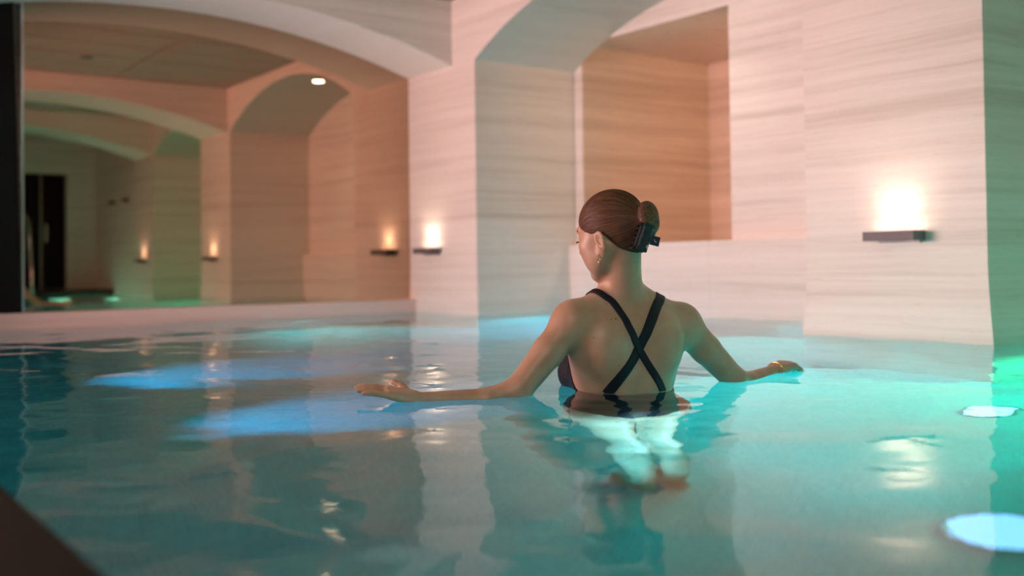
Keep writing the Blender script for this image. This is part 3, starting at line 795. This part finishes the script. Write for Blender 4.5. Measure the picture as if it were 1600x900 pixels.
# eyelashes and eyebrow of the visible side
for nm, pts, r in (('eyelashes', [(.086, .020, -.024), (.087, .030, -.025), (.084, .041, -.024), (.086, .046, -.026)], .0017),
                   ('eyebrow', [(.092, .012, .004), (.089, .026, .008), (.080, .040, .007), (.070, .050, .002)], .0022)):
    for s in (1, -1):
        bm = bmesh.new(); tube(bm, [tuple((H(f, l * s, u) - BASE).tolist()) for f, l, u in pts], r, 6)
        from_bm(nm, bm, M_HAIR if nm == 'eyebrow' else M_BLACK, body, True)

# claw clip on the bun
def head_obj(name, mat, build, parent=None, **k):
    bm = bmesh.new(); build(bm); return from_bm(name, bm, mat, parent, **k)
clip = bpy.data.objects.new('hair_clip', None); C.objects.link(clip)
clip['label'] = 'black rectangular claw clip holding the low hair bun'; clip['category'] = 'hair clip'
rotz = Matrix.Rotation(RZ, 4, 'Z')
def wl(p):
    """figure frame -> world"""
    v = rotz @ Vector(p.tolist()); return Vector((ORG.x + v.x, ORG.y + v.y, v.z))
cpos = L(1007, 370, 2.548)
clip.location = wl(cpos)
clip.rotation_euler = (rotz @ Matrix.Rotation(math.radians(12), 4, 'Z') @ Matrix.Rotation(math.radians(20), 4, 'Y')).to_euler()
def plate(side):
    bm = bmesh.new()
    for (x0, x1, z0, z1) in ((-.015, .015, .026, .036), (-.015, .015, -.036, -.026), (-.015, -.009, -.026, .026), (.009, .015, -.026, .026), (-.009, .009, -.003, .003)):
        box(bm, x0, x1, -.0022, .0022, z0, z1, .0012)
    box(bm, -.010, .010, .0005, .002, -.030, .030)
    for k in range(6):
        z = -.031 + k * .0124
        tube(bm, [(.014 * side, 0, z), (.016 * side, .005, z), (.016 * side, .013, z), (.012 * side, .024, z), (.006 * side, .031, z)], [.003, .003, .0028, .0024, .0015], 8)
    for v in bm.verts: v.co.y += abs(v.co.x) ** 2 * 18
    return bm
for s_ in (-1, 1):
    o = from_bm('jaw', plate(s_), M_BLACK, clip); o.location = (s_ * .004, (.004 if s_ < 0 else 0), (0 if s_ > 0 else -.003)); o.rotation_euler = (0, 0, s_ * .12)
bm = bmesh.new(); cyl(bm, (.012, .006, -.020), (.012, .006, .020), .004, seg=14); from_bm('hinge', bm, M_BLACK, clip)
bm = bmesh.new(); box(bm, -.012, .012, -.002, .002, -.012, .012, .0015); box(bm, -.018, -.008, -.0015, .0015, -.004, .004)
tab = from_bm('tab', bm, M_TAB, clip); tab.location = (.0285, -.002, -.001); tab.rotation_euler = (0, -.1, -.12)
bm = bmesh.new(); tube(bm, [(-.003, -.0026, .004), (-.001, -.0026, -.001), (.004, -.0026, -.003)], .0006, 6); o = from_bm('mark', bm, M_WHITE, tab); o['label'] = 'small white mark'
bm = bmesh.new(); box(bm, .0120, .0145, -.0034, -.0020, -.0245, -.0175, .0005); o = from_bm('glint_plate', bm, M_WHITE, clip); o['label'] = 'small white glint made as a chip'  # white chip stands in for a glint on the clip

# earring
ear = bpy.data.objects.new('earring', None); C.objects.link(ear)
ear['label'] = 'gold drop earring with small crystals in the left ear'; ear['category'] = 'earring'
ep = H(.004, .078, -.080); ear.location = wl(ep)
ear.rotation_euler = (0, 0, RZ + .5)
bm = bmesh.new(); bmesh.ops.create_uvsphere(bm, u_segments=12, v_segments=8, radius=.0028); from_bm('stud', bm, M_CRYSTAL, ear, True)
bm = bmesh.new(); tube(bm, [(.0062 * math.cos(a), 0, -.0085 + .0062 * math.sin(a)) for a in [2 * PI * k / 20 for k in range(20)]], .0009, 8, True); from_bm('hoop', bm, M_GOLD, ear, True)
bm = bmesh.new(); bmesh.ops.create_icosphere(bm, subdivisions=2, radius=.0028, matrix=Matrix.Translation((.0055, 0, -.011))); from_bm('crystal', bm, M_CRYSTAL, ear)
bm = bmesh.new(); bmesh.ops.create_icosphere(bm, subdivisions=1, radius=.0036, matrix=Matrix.Translation((.001, 0, -.0195)) @ Matrix.Diagonal((1, 1, 1.5, 1))); from_bm('pendant', bm, M_CRYSTAL, ear)
# bracelet
bc = WRR + dr_ * .014
br = bpy.data.objects.new('x', None)
bm = bmesh.new(); tube(bm, [tuple((rotz @ Vector((ar * .0265 * math.cos(a) + nr * .0235 * math.sin(a)).tolist())).to_tuple()) for a in [2 * PI * k / 36 for k in range(36)]], .0019, 8, True)
bpy.data.objects.remove(br)
o = from_bm('bracelet', bm, M_GOLD, smooth=True, label='thin gold bangle on the right wrist', category='bracelet'); o.location = wl(bc)
